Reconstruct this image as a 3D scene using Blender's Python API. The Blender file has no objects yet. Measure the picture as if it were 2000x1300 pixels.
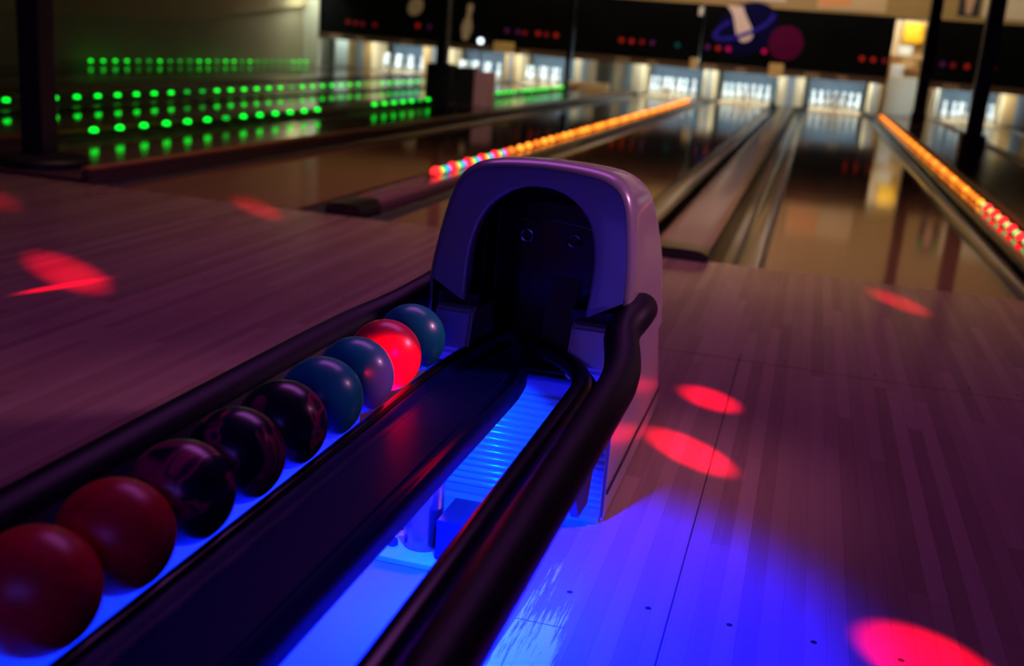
import bpy, bmesh, math, random
from mathutils import Vector, Matrix, noise
random.seed(7)
S = bpy.context.scene
COL = S.collection
PI = math.pi

# ------------------------------------------------------------------ camera
FPX, CAM_H, YAW, PITCH, ROLL = 2090.1, 0.9276, 0.2524, 0.2670, 0.0787
fw = Vector((-math.sin(YAW)*math.cos(PITCH), math.cos(YAW)*math.cos(PITCH), -math.sin(PITCH)))
r0 = Vector((math.cos(YAW), math.sin(YAW), 0)); u0 = r0.cross(fw)
rt = math.cos(ROLL)*r0 + math.sin(ROLL)*u0
up = -math.sin(ROLL)*r0 + math.cos(ROLL)*u0
cam = bpy.data.cameras.new('camera'); cam_o = bpy.data.objects.new('camera', cam); COL.objects.link(cam_o)
cam.sensor_width = 36.0; cam.lens = FPX/2000*36.0
cam.clip_start = 0.02; cam.clip_end = 200
m = Matrix((rt, up, -fw)).transposed().to_4x4(); m.translation = Vector((0, 0, CAM_H))
cam_o.matrix_world = m
cam.dof.use_dof = True; cam.dof.focus_distance = 1.85; cam.dof.aperture_fstop = 3.0; cam.dof.aperture_blades = 0
S.camera = cam_o

# ------------------------------------------------------------------ world, exposure
S.view_settings.view_transform = 'Standard'; S.view_settings.look = 'None'
S.view_settings.exposure = 0.0; S.view_settings.gamma = 1.0; S.view_settings.use_curve_mapping = False
w = bpy.data.worlds.new('world'); S.world = w; w.use_nodes = True
w.node_tree.nodes['Background'].inputs[0].default_value = (0.20, 0.10, 0.62, 1)
w.node_tree.nodes['Background'].inputs[1].default_value = 0.012

# ------------------------------------------------------------------ lights
def area(name, loc, target, size, power, color, size_y=None):
    l = bpy.data.lights.new(name, 'AREA'); l.energy = power; l.color = color; l.size = size
    if size_y: l.shape = 'RECTANGLE'; l.size_y = size_y
    o = bpy.data.objects.new(name, l); COL.objects.link(o); o.location = loc
    o.rotation_euler = (Vector(target)-Vector(loc)).to_track_quat('-Z', 'Y').to_euler(); return o
def spot(name, loc, target, angle, power, color, blend=0.5, radius=0.02):
    l = bpy.data.lights.new(name, 'SPOT'); l.energy = power; l.color = color
    l.spot_size = angle; l.spot_blend = blend; l.shadow_soft_size = radius
    o = bpy.data.objects.new(name, l); COL.objects.link(o); o.location = loc
    o.rotation_euler = (Vector(target)-Vector(loc)).to_track_quat('-Z', 'Y').to_euler(); return o

# dim house lighting over the approaches: magenta, plus an added warm fill towards the lanes
area('house_light_magenta', (-0.9, 4.3, 3.4), (-0.9, 3.0, 0), 2.6, 22.0, (0.66, 0.14, 0.86), 1.2).data.spread = math.radians(130)
area('warm_lane_fill', (-0.9, 6.3, 3.8), (-0.9, 6.3, 0), 5.5, 27.0, (1.0, 0.48, 0.36), 3.0).data.spread = math.radians(75)
area('blue_camera_fill', (-0.2, -1.3, 1.5), (-0.5, 1.6, 0.4), 1.6, 10.0, (0.13, 0.075, 1.0), 0.8)  # added blue fill from behind the camera, no rack is built there
area('end_board_fill', (-10.88, 23.75, 1.0), (-10.88, 24.2, 0.5), 0.3, 5.0, (0.75, 1.0, 0.98), 0.2)  # added fill so the white end board reads bright
spot('cabinet_fill_spot', (-1.6, 11.0, 3.9), (-4.3, 14.2, 0.25), math.radians(16), 260.0, (1.0, 0.62, 0.58), 0.8, 0.1)  # added spot brightening the cabinet side and column base
spot('hood_fill_spot', (2.0, 3.3, 2.2), (-0.35, 2.25, 0.42), math.radians(28), 205.0, (1.0, 0.34, 0.74), 0.8, 0.15)  # added pink spot for hood top and flank, sparing the floor
area('wall_wash', (-1.5, 20.6, 3.8), (-1.5, 23.5, 2.4), 12.0, 150.0, (1.0, 0.74, 0.42), 0.3)
area('mural_fill', (-1.3, 21.6, 3.5), (-1.4, 23.3, 1.5), 0.8, 12.0, (1.0, 0.66, 0.95), 0.3)  # added flood that lifts the mural colours, source invented
# ultraviolet-blue lamps under the ball rack
spot('rack_lamp_light', (-0.46, 1.52, 0.28), (-0.46, 1.52, 0.0), math.radians(142), 300.0, (0.0, 0.004, 1.0), 0.16, 0.02)
spot('rack_bulb_light', (-0.578, 1.76, 0.245), (-0.53, 1.966, 0.135), math.radians(78), 30.0, (0.0, 0.05, 1.0), 0.3, 0.010)
area('rack_bar_light', (-0.52, 1.15, 0.302), (-0.52, 1.15, 0.0), 0.10, 2.0, (0.0, 0.008, 1.0), 1.2)
area('rack_side_light', (-0.60, 1.2, 0.26), (-0.69, 1.2, 0.10), 1.3, 4.0, (0.0, 0.006, 1.0), 0.04).data.spread = math.radians(110)
# red party-light beams, all thrown from one turning ball behind the camera
PARTY = (2.6, -0.6, 2.05)
PARTY_HIGH = (2.3, -0.4, 3.1)
def beam(i, target, ang, power, src=PARTY, color=(1.0, 0.0, 0.03), blend=1.0):
    spot('party_beam_%s' % i, src, target, math.radians(ang), power, color, blend, 0.008)
beam('a', (-0.165, 2.91, 0), 1.9, 9000, PARTY_HIGH)
beam('b', (-0.17, 2.47, 0), 2.1, 14000)
beam('c', (0.31, 1.69, 0), 3.0, 9000, PARTY_HIGH)
beam('d', (0.45, 4.62, 0), 1.9, 9000)
beam('e', (-2.50, 3.22, 0), 2.3, 14000)
beam('f', (-2.67, 4.92, 0), 1.7, 12000)
beam('g', (-3.75, 4.30, 0), 1.8, 6000)
beam('h', (-0.628, 1.615, 0.345), 2.6, 7000)
beam('i', (-2.38, 3.04, 0), 1.5, 9000, (-3.02, 0.75, 0.36), (1.0, 0.0, 0.02))

# ------------------------------------------------------------------ materials
MATS = {}
def mat(name, color=(0.5, 0.5, 0.5), rough=0.5, metal=0.0, coat=0.0, spec=0.5, emit=None, estr=0.0, var=0.0, vscale=20.0, bump=0.0):
    if name in MATS: return MATS[name]
    M = bpy.data.materials.new(name); M.use_nodes = True; nt = M.node_tree; b = nt.nodes['Principled BSDF']
    b.inputs['Base Color'].default_value = (*color, 1); b.inputs['Roughness'].default_value = rough
    b.inputs['Metallic'].default_value = metal; b.inputs['Coat Weight'].default_value = coat
    b.inputs['Coat Roughness'].default_value = 0.06; b.inputs['Specular IOR Level'].default_value = spec
    if emit: b.inputs['Emission Color'].default_value = (*emit, 1); b.inputs['Emission Strength'].default_value = estr
    if var > 0 or bump > 0:
        tc = nt.nodes.new('ShaderNodeTexCoord'); n = nt.nodes.new('ShaderNodeTexNoise')
        n.inputs['Scale'].default_value = vscale; n.inputs['Detail'].default_value = 5
        nt.links.new(tc.outputs['Object'], n.inputs['Vector'])
        if var > 0:
            r = nt.nodes.new('ShaderNodeValToRGB')
            r.color_ramp.elements[0].position = 0.3; r.color_ramp.elements[1].position = 0.72
            r.color_ramp.elements[0].color = (*[c*(1-var) for c in color], 1)
            r.color_ramp.elements[1].color = (*[min(1, c*(1+var)) for c in color], 1)
            nt.links.new(n.outputs['Fac'], r.inputs['Fac']); nt.links.new(r.outputs['Color'], b.inputs['Base Color'])
        if bump > 0:
            bp = nt.nodes.new('ShaderNodeBump'); bp.inputs['Strength'].default_value = bump; bp.inputs['Distance'].default_value = 0.004
            nt.links.new(n.outputs['Fac'], bp.inputs['Height']); nt.links.new(bp.outputs['Normal'], b.inputs['Normal'])
    MATS[name] = M; return M

def math_node(nt, op, a, b=None, c=None):
    n = nt.nodes.new('ShaderNodeMath'); n.operation = op
    for k, v in enumerate((a, b, c)):
        if v is None: continue
        if isinstance(v, (int, float)): n.inputs[k].default_value = v
        else: nt.links.new(v, n.inputs[k])
    return n.outputs[0]

def wood_floor(name, base, dark, rough, strip, length, contrast=1.0, dots=False, coat=0.0, joints=()):
    M = bpy.data.materials.new(name); M.use_nodes = True; nt = M.node_tree; b = nt.nodes['Principled BSDF']
    g = nt.nodes.new('ShaderNodeNewGeometry'); sx = nt.nodes.new('ShaderNodeSeparateXYZ'); nt.links.new(g.outputs['Position'], sx.inputs[0])
    X, Y = sx.outputs[0], sx.outputs[1]
    col = math_node(nt, 'FLOOR', math_node(nt, 'DIVIDE', X, strip))
    wn0 = nt.nodes.new('ShaderNodeTexWhiteNoise'); wn0.noise_dimensions = '1D'; nt.links.new(col, wn0.inputs['W'])
    row = math_node(nt, 'FLOOR', math_node(nt, 'ADD', math_node(nt, 'DIVIDE', Y, length), math_node(nt, 'MULTIPLY', wn0.outputs['Value'], 7.0)))
    cv = nt.nodes.new('ShaderNodeCombineXYZ'); nt.links.new(col, cv.inputs[0]); nt.links.new(row, cv.inputs[1])
    wn = nt.nodes.new('ShaderNodeTexWhiteNoise'); wn.noise_dimensions = '2D'; nt.links.new(cv.outputs[0], wn.inputs['Vector'])
    # grain, stretched along the boards
    mp = nt.nodes.new('ShaderNodeMapping'); mp.inputs['Scale'].default_value = (90, 5, 1); nt.links.new(g.outputs['Position'], mp.inputs[0])
    nz = nt.nodes.new('ShaderNodeTexNoise'); nz.inputs['Scale'].default_value = 1.0; nz.inputs['Detail'].default_value = 6; nt.links.new(mp.outputs[0], nz.inputs['Vector'])
    f = math_node(nt, 'ADD', math_node(nt, 'MULTIPLY', wn.outputs['Value'], 0.75*contrast), math_node(nt, 'MULTIPLY', nz.outputs['Fac'], 0.45*contrast))
    mx = nt.nodes.new('ShaderNodeMix'); mx.data_type = 'RGBA'; mx.clamp_factor = True
    nt.links.new(f, mx.inputs[0]); mx.inputs[6].default_value = (*dark, 1); mx.inputs[7].default_value = (*base, 1)
    out = mx.outputs[2]
    # hairline gaps between boards
    fr = math_node(nt, 'FRACT', math_node(nt, 'DIVIDE', X, strip))
    gap = math_node(nt, 'LESS_THAN', fr, 0.035)
    gm = math_node(nt, 'MULTIPLY', gap, 0.25)
    for (axis, v, wd, a, lo, hi) in joints:
        src, oth = (X, Y) if axis == 'x' else (Y, X)
        d = math_node(nt, 'LESS_THAN', math_node(nt, 'ABSOLUTE', math_node(nt, 'SUBTRACT', src, v)), wd)
        rng = math_node(nt, 'MULTIPLY', math_node(nt, 'GREATER_THAN', oth, lo), math_node(nt, 'LESS_THAN', oth, hi))
        gm = math_node(nt, 'MAXIMUM', gm, math_node(nt, 'MULTIPLY', math_node(nt, 'MULTIPLY', d, rng), a))
    if dots:  # inlaid approach dots
        for (y0, x0, pitch) in ((1.68, -0.013, 0.1392), (3.42, 0.443, 0.1392)):
            u = math_node(nt, 'SUBTRACT', math_node(nt, 'FRACT', math_node(nt, 'ADD', math_node(nt, 'DIVIDE', math_node(nt, 'SUBTRACT', X, x0), pitch), 0.5)), 0.5)
            u = math_node(nt, 'MULTIPLY', u, pitch)
            v = math_node(nt, 'SUBTRACT', Y, y0)
            rr = math_node(nt, 'SQRT', math_node(nt, 'ADD', math_node(nt, 'MULTIPLY', u, u), math_node(nt, 'MULTIPLY', v, v)))
            gm = math_node(nt, 'MAXIMUM', gm, math_node(nt, 'MULTIPLY', math_node(nt, 'LESS_THAN', rr, 0.0055), 0.92))
    m2 = nt.nodes.new('ShaderNodeMix'); m2.data_type = 'RGBA'; nt.links.new(gm, m2.inputs[0]); nt.links.new(out, m2.inputs[6]); m2.inputs[7].default_value = (0.012, 0.008, 0.01, 1)
    nt.links.new(m2.outputs[2], b.inputs['Base Color'])
    n2 = nt.nodes.new('ShaderNodeTexNoise'); n2.inputs['Scale'].default_value = 3.5; n2.inputs['Detail'].default_value = 3; nt.links.new(g.outputs['Position'], n2.inputs['Vector'])
    rg = math_node(nt, 'ADD', math_node(nt, 'MULTIPLY', n2.outputs['Fac'], rough*0.5), rough*0.75)
    nt.links.new(rg, b.inputs['Roughness'])
    b.inputs['Coat Weight'].default_value = coat; b.inputs['Coat Roughness'].default_value = rough*0.6
    MATS[name] = M; return M

wood_floor('approach_maple', (0.40, 0.27, 0.20), (0.25, 0.155, 0.11), 0.15, 0.0365, 1.35, 1.0, True,
           joints=(('y', 3.36, 0.0035, 0.7, -0.9, 1.9), ('x', -0.115, 0.0016, 0.85, -1, 3.4), ('y', 1.395, 0.0015, 0.6, -0.5, 0.0)))
wood_floor('lane_maple', (0.30, 0.16, 0.10), (0.19, 0.09, 0.055), 0.065, 0.027, 2.2, 0.8)
mat('hood_plastic', (0.37, 0.33, 0.36), 0.28, coat=0.35)
mat('shoulder_plastic', (0.40, 0.40, 0.44), 0.33, coat=0.5, bump=0.15, vscale=60)
mat('rib_plastic', (0.22, 0.26, 0.36), 0.2, coat=0.4)
mat('black_plastic', (0.004, 0.004, 0.006), 0.38)
mat('cavity_black', (0.003, 0.003, 0.004), 0.6)
mat('rail_rubber', (0.006, 0.005, 0.012), 0.45, spec=0.14)
mat('tray_plastic', (0.001, 0.006, 0.085), 0.36, spec=0.05)
mat('track_black', (0.006, 0.006, 0.010), 0.24, spec=0.3)
mat('steel', (0.55, 0.55, 0.58), 0.25, metal=1.0)
mat('dark_steel', (0.10, 0.10, 0.11), 0.35, metal=0.8)
mat('plate_white', (0.88, 0.92, 0.94), 0.45, var=0.06, vscale=40)
mat('lower_pan', (0.22, 0.25, 0.32), 0.5, var=0.03, vscale=6)
mat('lamp_lens', (0.1, 0.2, 0.6), 0.3, emit=(0.0, 0.12, 1.0), estr=6)
mat('red_ball', (0.80, 0.006, 0.030), 0.34, var=0.18, vscale=60)
mat('blue_ball', (0.008, 0.26, 0.34), 0.30, coat=0.15, var=0.2, vscale=15)
mat('beige_wall', (0.42, 0.30, 0.13), 0.6, var=0.06, vscale=1.5)
mat('side_wall', (0.46, 0.42, 0.30), 0.7, var=0.06, vscale=1.0)
mat('soffit_paint', (0.62, 0.50, 0.30), 0.7)
mat('ceiling_paint', (0.05, 0.04, 0.04), 0.8)
mat('masking_black', (0.0025, 0.003, 0.0045), 0.5, spec=0.06, var=0.5, vscale=2.0)
mat('rail_brown', (0.10, 0.055, 0.035), 0.4)
mat('letter_tan', (0.55, 0.38, 0.24), 0.6)
mat('plaque_tan', (0.75, 0.55, 0.22), 0.6)
mat('cushion_blue', (0.10, 0.145, 0.20), 0.75, var=0.1, vscale=3)
mat('cream_board', (0.85, 0.64, 0.38), 0.5, var=0.06, vscale=4)
mat('wood_board', (0.72, 0.42, 0.16), 0.5, var=0.12, vscale=6)
mat('metal_strip', (0.62, 0.68, 0.74), 0.35, metal=0.6)
mat('grey_board', (0.30, 0.31, 0.28), 0.6)
mat('pin_white', (0.80, 0.82, 0.82), 0.3, coat=0.3)
mat('cap_grey', (0.25, 0.10, 0.165), 0.22, coat=0.2)
mat('cap_dark', (0.02, 0.016, 0.02), 0.25, coat=0.4)
mat('gutter_grey', (0.075, 0.075, 0.075), 0.2, coat=0.5)
mat('ledge_wood', (0.42, 0.17, 0.08), 0.35, var=0.1, vscale=3)
mat('deck_dark', (0.13, 0.075, 0.075), 0.12)
mat('column_paint', (0.02, 0.02, 0.035), 0.45)
mat('column_base', (0.012, 0.012, 0.016), 0.5)
mat('bin_pink', (0.75, 0.47, 0.44), 0.5)
mat('yellow_paint', (0.92, 0.48, 0.004), 0.5)
mat('white_paint', (0.82, 0.82, 0.74), 0.5)
mat('cardboard', (0.62, 0.38, 0.16), 0.7)
mat('poster_white', (0.80, 0.76, 0.68), 0.6)
mat('poster_orange', (0.85, 0.42, 0.18), 0.6)
mat('poster_tan', (0.72, 0.56, 0.36), 0.6)
mat('poster_dark', (0.03, 0.035, 0.04), 0.6)
mat('poster_green', (0.08, 0.36, 0.12), 0.6)
mat('poster_skin', (0.6, 0.38, 0.3), 0.6)
mat('poster_blue', (0.02, 0.06, 0.20), 0.6)
mat('mural_beige', (0.85, 0.72, 0.70), 0.6)
mat('mural_blue', (0.03, 0.02, 0.45), 0.6, spec=0.08)
mat('mural_navy', (0.002, 0.002, 0.05), 0.6, spec=0.08)
mat('mural_magenta', (0.10, 0.002, 0.05), 0.6, spec=0.08)
mat('mural_tan', (0.55, 0.46, 0.35), 0.6)
mat('mural_green', (0.001, 0.004, 0.003), 0.6, spec=0.08)
def glow(name, c, s): return mat(name, tuple(x*0.25 for x in c), 0.4, emit=c, estr=s)
glow('led_green', (0.0, 1.0, 0.03), 2.2); glow('led_green_dim', (0.0, 1.0, 0.05), 0.7)
glow('led_orange', (1.0, 0.25, 0.02), 3.2); glow('led_orange_dim', (1.0, 0.20, 0.015), 2.0)
glow('led_red', (1.0, 0.015, 0.02), 3.0); glow('led_blue', (0.02, 0.22, 1.0), 1.8); glow('led_teal', (0.0, 0.9, 0.22), 1.4)
glow('tube_warm', (1.0, 0.92, 0.72), 4.0)
glow('spark_white', (0.75, 0.9, 1.0), 3.0)
glow('lamp_red', (1.0, 0.03, 0.015), 0.18); glow('lamp_red_faint', (1.0, 0.02, 0.06), 0.05); glow('lamp_pink', (1.0, 0.0, 0.16), 0.3)
glow('lamp_violet', (0.5, 0.05, 0.6), 0.03); glow('lamp_teal', (0.0, 0.35, 0.4), 0.05)

def swirl_mat(name, seed):
    M = bpy.data.materials.new(name); M.use_nodes = True; nt = M.node_tree; b = nt.nodes['Principled BSDF']
    tc = nt.nodes.new('ShaderNodeTexCoord'); mp = nt.nodes.new('ShaderNodeMapping'); mp.inputs['Location'].default_value = (seed, seed*0.7, -seed)
    nt.links.new(tc.outputs['Object'], mp.inputs[0])
    n1 = nt.nodes.new('ShaderNodeTexNoise'); n1.inputs['Scale'].default_value = 7; n1.inputs['Detail'].default_value = 2; n1.inputs['Distortion'].default_value = 2.4
    nt.links.new(mp.outputs[0], n1.inputs['Vector'])
    r = nt.nodes.new('ShaderNodeValToRGB'); e = r.color_ramp.elements
    e[0].position = 0.40; e[0].color = (0.006, 0.006, 0.022, 1); e[1].position = 0.78; e[1].color = (0.02, 0.008, 0.04, 1)
    for p, c in ((0.50, (0.012, 0.008, 0.035)), (0.54, (0.70, 0.03, 0.12)), (0.565, (0.03, 0.01, 0.04)), (0.60, (0.5, 0.02, 0.10)), (0.66, (0.01, 0.006, 0.03))):
        x = e.new(p); x.color = (*c, 1)
    nt.links.new(n1.outputs['Fac'], r.inputs['Fac']); nt.links.new(r.outputs['Color'], b.inputs['Base Color'])
    b.inputs['Roughness'].default_value = 0.30; b.inputs['Coat Weight'].default_value = 0.2
    MATS[name] = M; return M
for k in range(3): swirl_mat('swirl_ball_%d' % k, 1.3+2.1*k)
def speck_mat():
    M = bpy.data.materials.new('bright_red_ball'); M.use_nodes = True; nt = M.node_tree; b = nt.nodes['Principled BSDF']
    tc = nt.nodes.new('ShaderNodeTexCoord'); v = nt.nodes.new('ShaderNodeTexVoronoi'); v.inputs['Scale'].default_value = 170
    nt.links.new(tc.outputs['Object'], v.inputs['Vector'])
    r = nt.nodes.new('ShaderNodeValToRGB'); r.color_ramp.interpolation = 'CONSTANT'; e = r.color_ramp.elements
    e[0].position = 0; e[0].color = (0.9, 0.25, 0.4, 1); e[1].position = 0.13; e[1].color = (0.80, 0.02, 0.075, 1)
    nt.links.new(v.outputs['Distance'], r.inputs['Fac']); nt.links.new(r.outputs['Color'], b.inputs['Base Color'])
    b.inputs['Roughness'].default_value = 0.28; b.inputs['Subsurface Weight'].default_value = 0.25
    b.inputs['Subsurface Radius'].default_value = (0.05, 0.005, 0.005); b.inputs['Subsurface Scale'].default_value = 0.4
    MATS['bright_red_ball'] = M
speck_mat()
def worn_mat():
    M = bpy.data.materials.new('worn_tape'); M.use_nodes = True; nt = M.node_tree; b = nt.nodes['Principled BSDF']
    b.inputs['Base Color'].default_value = (0.80, 0.86, 0.92, 1); b.inputs['Roughness'].default_value = 0.55
    g = nt.nodes.new('ShaderNodeNewGeometry'); mp = nt.nodes.new('ShaderNodeMapping'); mp.inputs['Scale'].default_value = (190, 10, 1)
    nt.links.new(g.outputs['Position'], mp.inputs[0]); n = nt.nodes.new('ShaderNodeTexNoise'); n.inputs['Scale'].default_value = 1; n.inputs['Detail'].default_value = 8; n.inputs['Roughness'].default_value = 0.72
    nt.links.new(mp.outputs[0], n.inputs['Vector'])
    mp2 = nt.nodes.new('ShaderNodeMapping'); mp2.inputs['Scale'].default_value = (22, 4, 1); nt.links.new(g.outputs['Position'], mp2.inputs[0])
    n2 = nt.nodes.new('ShaderNodeTexNoise'); n2.inputs['Scale'].default_value = 1; n2.inputs['Detail'].default_value = 2; nt.links.new(mp2.outputs[0], n2.inputs['Vector'])
    sx = nt.nodes.new('ShaderNodeSeparateXYZ'); nt.links.new(g.outputs['Position'], sx.inputs[0])
    # wear grows with distance from the near end
    wy = math_node(nt, 'MULTIPLY', math_node(nt, 'SUBTRACT', sx.outputs[1], 1.45), 0.55)
    f = math_node(nt, 'ADD', math_node(nt, 'ADD', math_node(nt, 'MULTIPLY', n.outputs['Fac'], 0.8), math_node(nt, 'MULTIPLY', n2.outputs['Fac'], 0.55)), wy)
    a = nt.nodes.new('ShaderNodeMapRange'); nt.links.new(f, a.inputs[0]); a.inputs[1].default_value = 0.68; a.inputs[2].default_value = 0.80; a.inputs[3].default_value = 1; a.inputs[4].default_value = 0
    nt.links.new(a.outputs[0], b.inputs['Alpha'])
    MATS['worn_tape'] = M
worn_mat()

# ------------------------------------------------------------------ mesh helpers
def link(name, bm, material, parent=None, smooth=True, ang=35):
    bmesh.ops.recalc_face_normals(bm, faces=bm.faces[:])
    me = bpy.data.meshes.new(name); bm.to_mesh(me); bm.free()
    o = bpy.data.objects.new(name, me); COL.objects.link(o)
    me.materials.append(MATS[material])
    if smooth:
        me.shade_smooth(); me.set_sharp_from_angle(angle=math.radians(ang))
        wn = o.modifiers.new('weighted_normal', 'WEIGHTED_NORMAL'); wn.keep_sharp = True; wn.weight = 100
    if parent: o.parent = parent
    return o
def tag(o, label=None, cat=None, group=None, kind=None):
    if label: o['label'] = label
    if cat: o['category'] = cat
    if group: o['group'] = group
    if kind: o['kind'] = kind
    return o
def empty(name, loc, label, cat, group=None):
    o = bpy.data.objects.new(name, None); COL.objects.link(o); o.location = loc; o.empty_display_size = 0.1
    return tag(o, label, cat, group)
def box(bm, x0, x1, y0, y1, z0, z1, bev=0.0, seg=2, mtx=None):
    r = bmesh.ops.create_cube(bm, size=1.0)
    vs = r['verts']
    for v in vs: v.co = Vector(((x0+x1)/2+v.co.x*(x1-x0), (y0+y1)/2+v.co.y*(y1-y0), (z0+z1)/2+v.co.z*(z1-z0)))
    if bev > 0:
        es = list({e for v in vs for e in v.link_edges})
        r2 = bmesh.ops.bevel(bm, geom=es, offset=bev, segments=seg, affect='EDGES', profile=0.5)
        vs = list({v for f in r2['faces'] for v in f.verts} | {v for v in vs if v.is_valid})
    if mtx is not None: bmesh.ops.transform(bm, matrix=mtx, verts=[v for v in vs if v.is_valid])
    return bm
def B(): return bmesh.new()
def prism(bm, pts, axis, a, b):
    """polygon pts in the other two axes, extruded along axis from a to b"""
    def co(p, t):
        if axis == 'x': return (t, p[0], p[1])
        if axis == 'y': return (p[0], t, p[1])
        return (p[0], p[1], t)
    A = [bm.verts.new(co(p, a)) for p in pts]; Bv = [bm.verts.new(co(p, b)) for p in pts]
    n = len(pts)
    bm.faces.new(A); bm.faces.new(Bv[::-1])
    for i in range(n): bm.faces.new((A[i], A[(i+1) % n], Bv[(i+1) % n], Bv[i]))
    return bm
def catmull(pts, sub):
    P = [Vector(p) for p in pts]; out = []
    for i in range(len(P)-1):
        p0 = P[max(i-1, 0)]; p1 = P[i]; p2 = P[i+1]; p3 = P[min(i+2, len(P)-1)]
        for k in range(sub):
            t = k/sub
            out.append(0.5*((2*p1)+(p2-p0)*t+(2*p0-5*p1+4*p2-p3)*t*t+(3*p1-p0-3*p2+p3)*t**3))
    out.append(P[-1]); return out
def fillet(pts, rad, n=6):
    """polyline with rounded corners"""
    P = [Vector(p) for p in pts]; out = [P[0]]
    for i in range(1, len(P)-1):
        r = rad[i] if isinstance(rad, (list, tuple)) else rad
        a = (P[i-1]-P[i]); b = (P[i+1]-P[i]); la, lb = a.length, b.length
        t = min(r, la*0.49, lb*0.49); A = P[i]+a/la*t; Bp = P[i]+b/lb*t
        for k in range(n+1):
            s = k/n; out.append((1-s)**2*A+2*s*(1-s)*P[i]+s*s*Bp)
    out.append(P[-1]); return out
def tube(bm, pts, r, seg=14, dome=True, squash=1.0):
    P = [Vector(p) for p in pts]; rings = []
    up_ = Vector((0, 0, 1)); n = len(P)
    def ring(c, t, rr):
        s = t.cross(up_)
        if s.length < 1e-4: s = Vector((1, 0, 0))
        s.normalize(); q = s.cross(t).normalized()
        return [bm.verts.new(c+s*(math.cos(2*PI*k/seg)*rr)+q*(math.sin(2*PI*k/seg)*rr*squash)) for k in range(seg)]
    for i in range(n):
        t = (P[min(i+1, n-1)]-P[max(i-1, 0)]).normalized()
        if i == 0 and dome:
            for a in (0.12, 0.45, 0.75, 0.94): rings.append(ring(P[0]-t*r*math.sqrt(1-a*a), t, r*a))
        rings.append(ring(P[i], t, r))
        if i == n-1 and dome:
            for a in (0.94, 0.75, 0.45, 0.12): rings.append(ring(P[i]+t*r*math.sqrt(1-a*a), t, r*a))
    for A, C in zip(rings, rings[1:]):
        for k in range(seg): bm.faces.new((A[k], A[(k+1) % seg], C[(k+1) % seg], C[k]))
    bm.faces.new(rings[0][::-1]); bm.faces.new(rings[-1])
    return bm
def cyl(bm, p0, p1, r, seg=20): return tube(bm, [p0, p1], r, seg, dome=False)
def lathe(bm, prof, seg=20, c=(0, 0, 0)):
    rings = []
    for (r, z) in prof:
        if r < 1e-5: rings.append([bm.verts.new((c[0], c[1], c[2]+z))])
        else: rings.append([bm.verts.new((c[0]+r*math.cos(2*PI*k/seg), c[1]+r*math.sin(2*PI*k/seg), c[2]+z)) for k in range(seg)])
    for A, C in zip(rings, rings[1:]):
        for k in range(seg):
            k2 = (k+1) % seg
            if len(A) == 1 and len(C) > 1: bm.faces.new((A[0], C[k2], C[k]))
            elif len(C) == 1 and len(A) > 1: bm.faces.new((A[k], A[k2], C[0]))
            elif len(A) > 1: bm.faces.new((A[k], A[k2], C[k2], C[k]))
    return bm
def grid_skin(bm, rows, closed=False):
    V = [[bm.verts.new(p) for p in r] for r in rows]
    for A, C in zip(V, V[1:]):
        n = len(A)
        for k in range(n if closed else n-1):
            k2 = (k+1) % n; bm.faces.new((A[k], A[k2], C[k2], C[k]))
    return V
def simple(name, material, x0, x1, y0, y1, z0, z1, bev=0.0, parent=None, label=None, cat=None, kind=None, group=None):
    o = link(name, box(B(), x0, x1, y0, y1, z0, z1, bev), material, parent)
    if label or kind: tag(o, label, cat, group, kind)
    return o

# ------------------------------------------------------------------ the hall
YF = 4.985          # foul line
YE = 24.9           # end of the lanes
LW = 1.054
LANES = [   # left edge, phrase
    (-9.84, 'far left lane beside the side wall'),
    (-7.98, 'lane left of the boxy dark column'),
    (-6.38, 'lane just beyond the left platform'),
    (-3.55, 'lane left of the orange light string'),
    (-1.97, 'lane between orange lights and wide divider'),
    (-0.115, 'lane right of the wide divider'),
    (2.52, 'far right lane beyond the columns'),
]
# one sub-floor slab below everything and the wooden approach in front of the foul line
simple('floor', 'approach_maple', -12.0, 6.0, -1.5, YF, -0.12, 0.0, kind='structure')
simple('trim_1', 'cap_dark', -12.0, 6.0, YF, 26.0, -0.16, -0.10, kind='structure')
simple('wall_left', 'side_wall', -11.8, -11.5, -1.5, 26.0, -0.1, 4.0, kind='structure')
simple('wall_back', 'beige_wall', -11.5, 6.0, 23.45, 23.6, 1.93, 4.0, kind='structure')
simple('wall_rear', 'grey_board', -11.5, 6.0, 25.9, 26.1, -0.1, 4.0, kind='structure')
simple('ceiling', 'ceiling_paint', -12.0, 6.0, -1.5, 26.0, 4.0, 4.1, kind='structure')
bm = prism(B(), [(-1.5, 0.775), (14.6, 0.785), (18.1, 0.79), (23.2, 1.31), (23.2, 4.0), (-1.5, 4.0)], 'x', -11.5, -11.38)
tag(link('trim_2', bm, 'soffit_paint'), kind='structure')
simple('trim_3', 'white_paint', -11.5, -11.12, 23.25, 23.45, -0.1, 4.0, 0.02, kind='structure')

# lane beds
for x0, ph in LANES:
    o = simple('bowling_lane', 'lane_maple', x0, x0+LW, YF, YE, -0.08, 0.0)
    tag(o, 'glossy maple ' + ph.replace('lane ', 'bowling lane ', 1), 'lane', 'bowling lanes')
    link('pin_deck', box(B(), x0+0.005, x0+LW-0.005, 22.3, 24.8, 0.0005, 0.003), 'cream_board', o)
    # shallow gutters at both sides
    for s in (-1, 1):
        gw = 0.15; cx = (x0-gw/2-0.004) if s < 0 else (x0+LW+gw/2+0.004)
        prof = []
        for k in range(13):
            a = PI*k/12; prof.append((cx-math.cos(a)*gw/2, -0.055*math.sin(a)-0.012))
        prof2 = [(p[0], p[1]-0.006) for p in prof]
        link('gutter', prism(B(), prof+prof2[::-1], 'y', YF+0.01, YE), 'gutter_grey', o)

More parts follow.
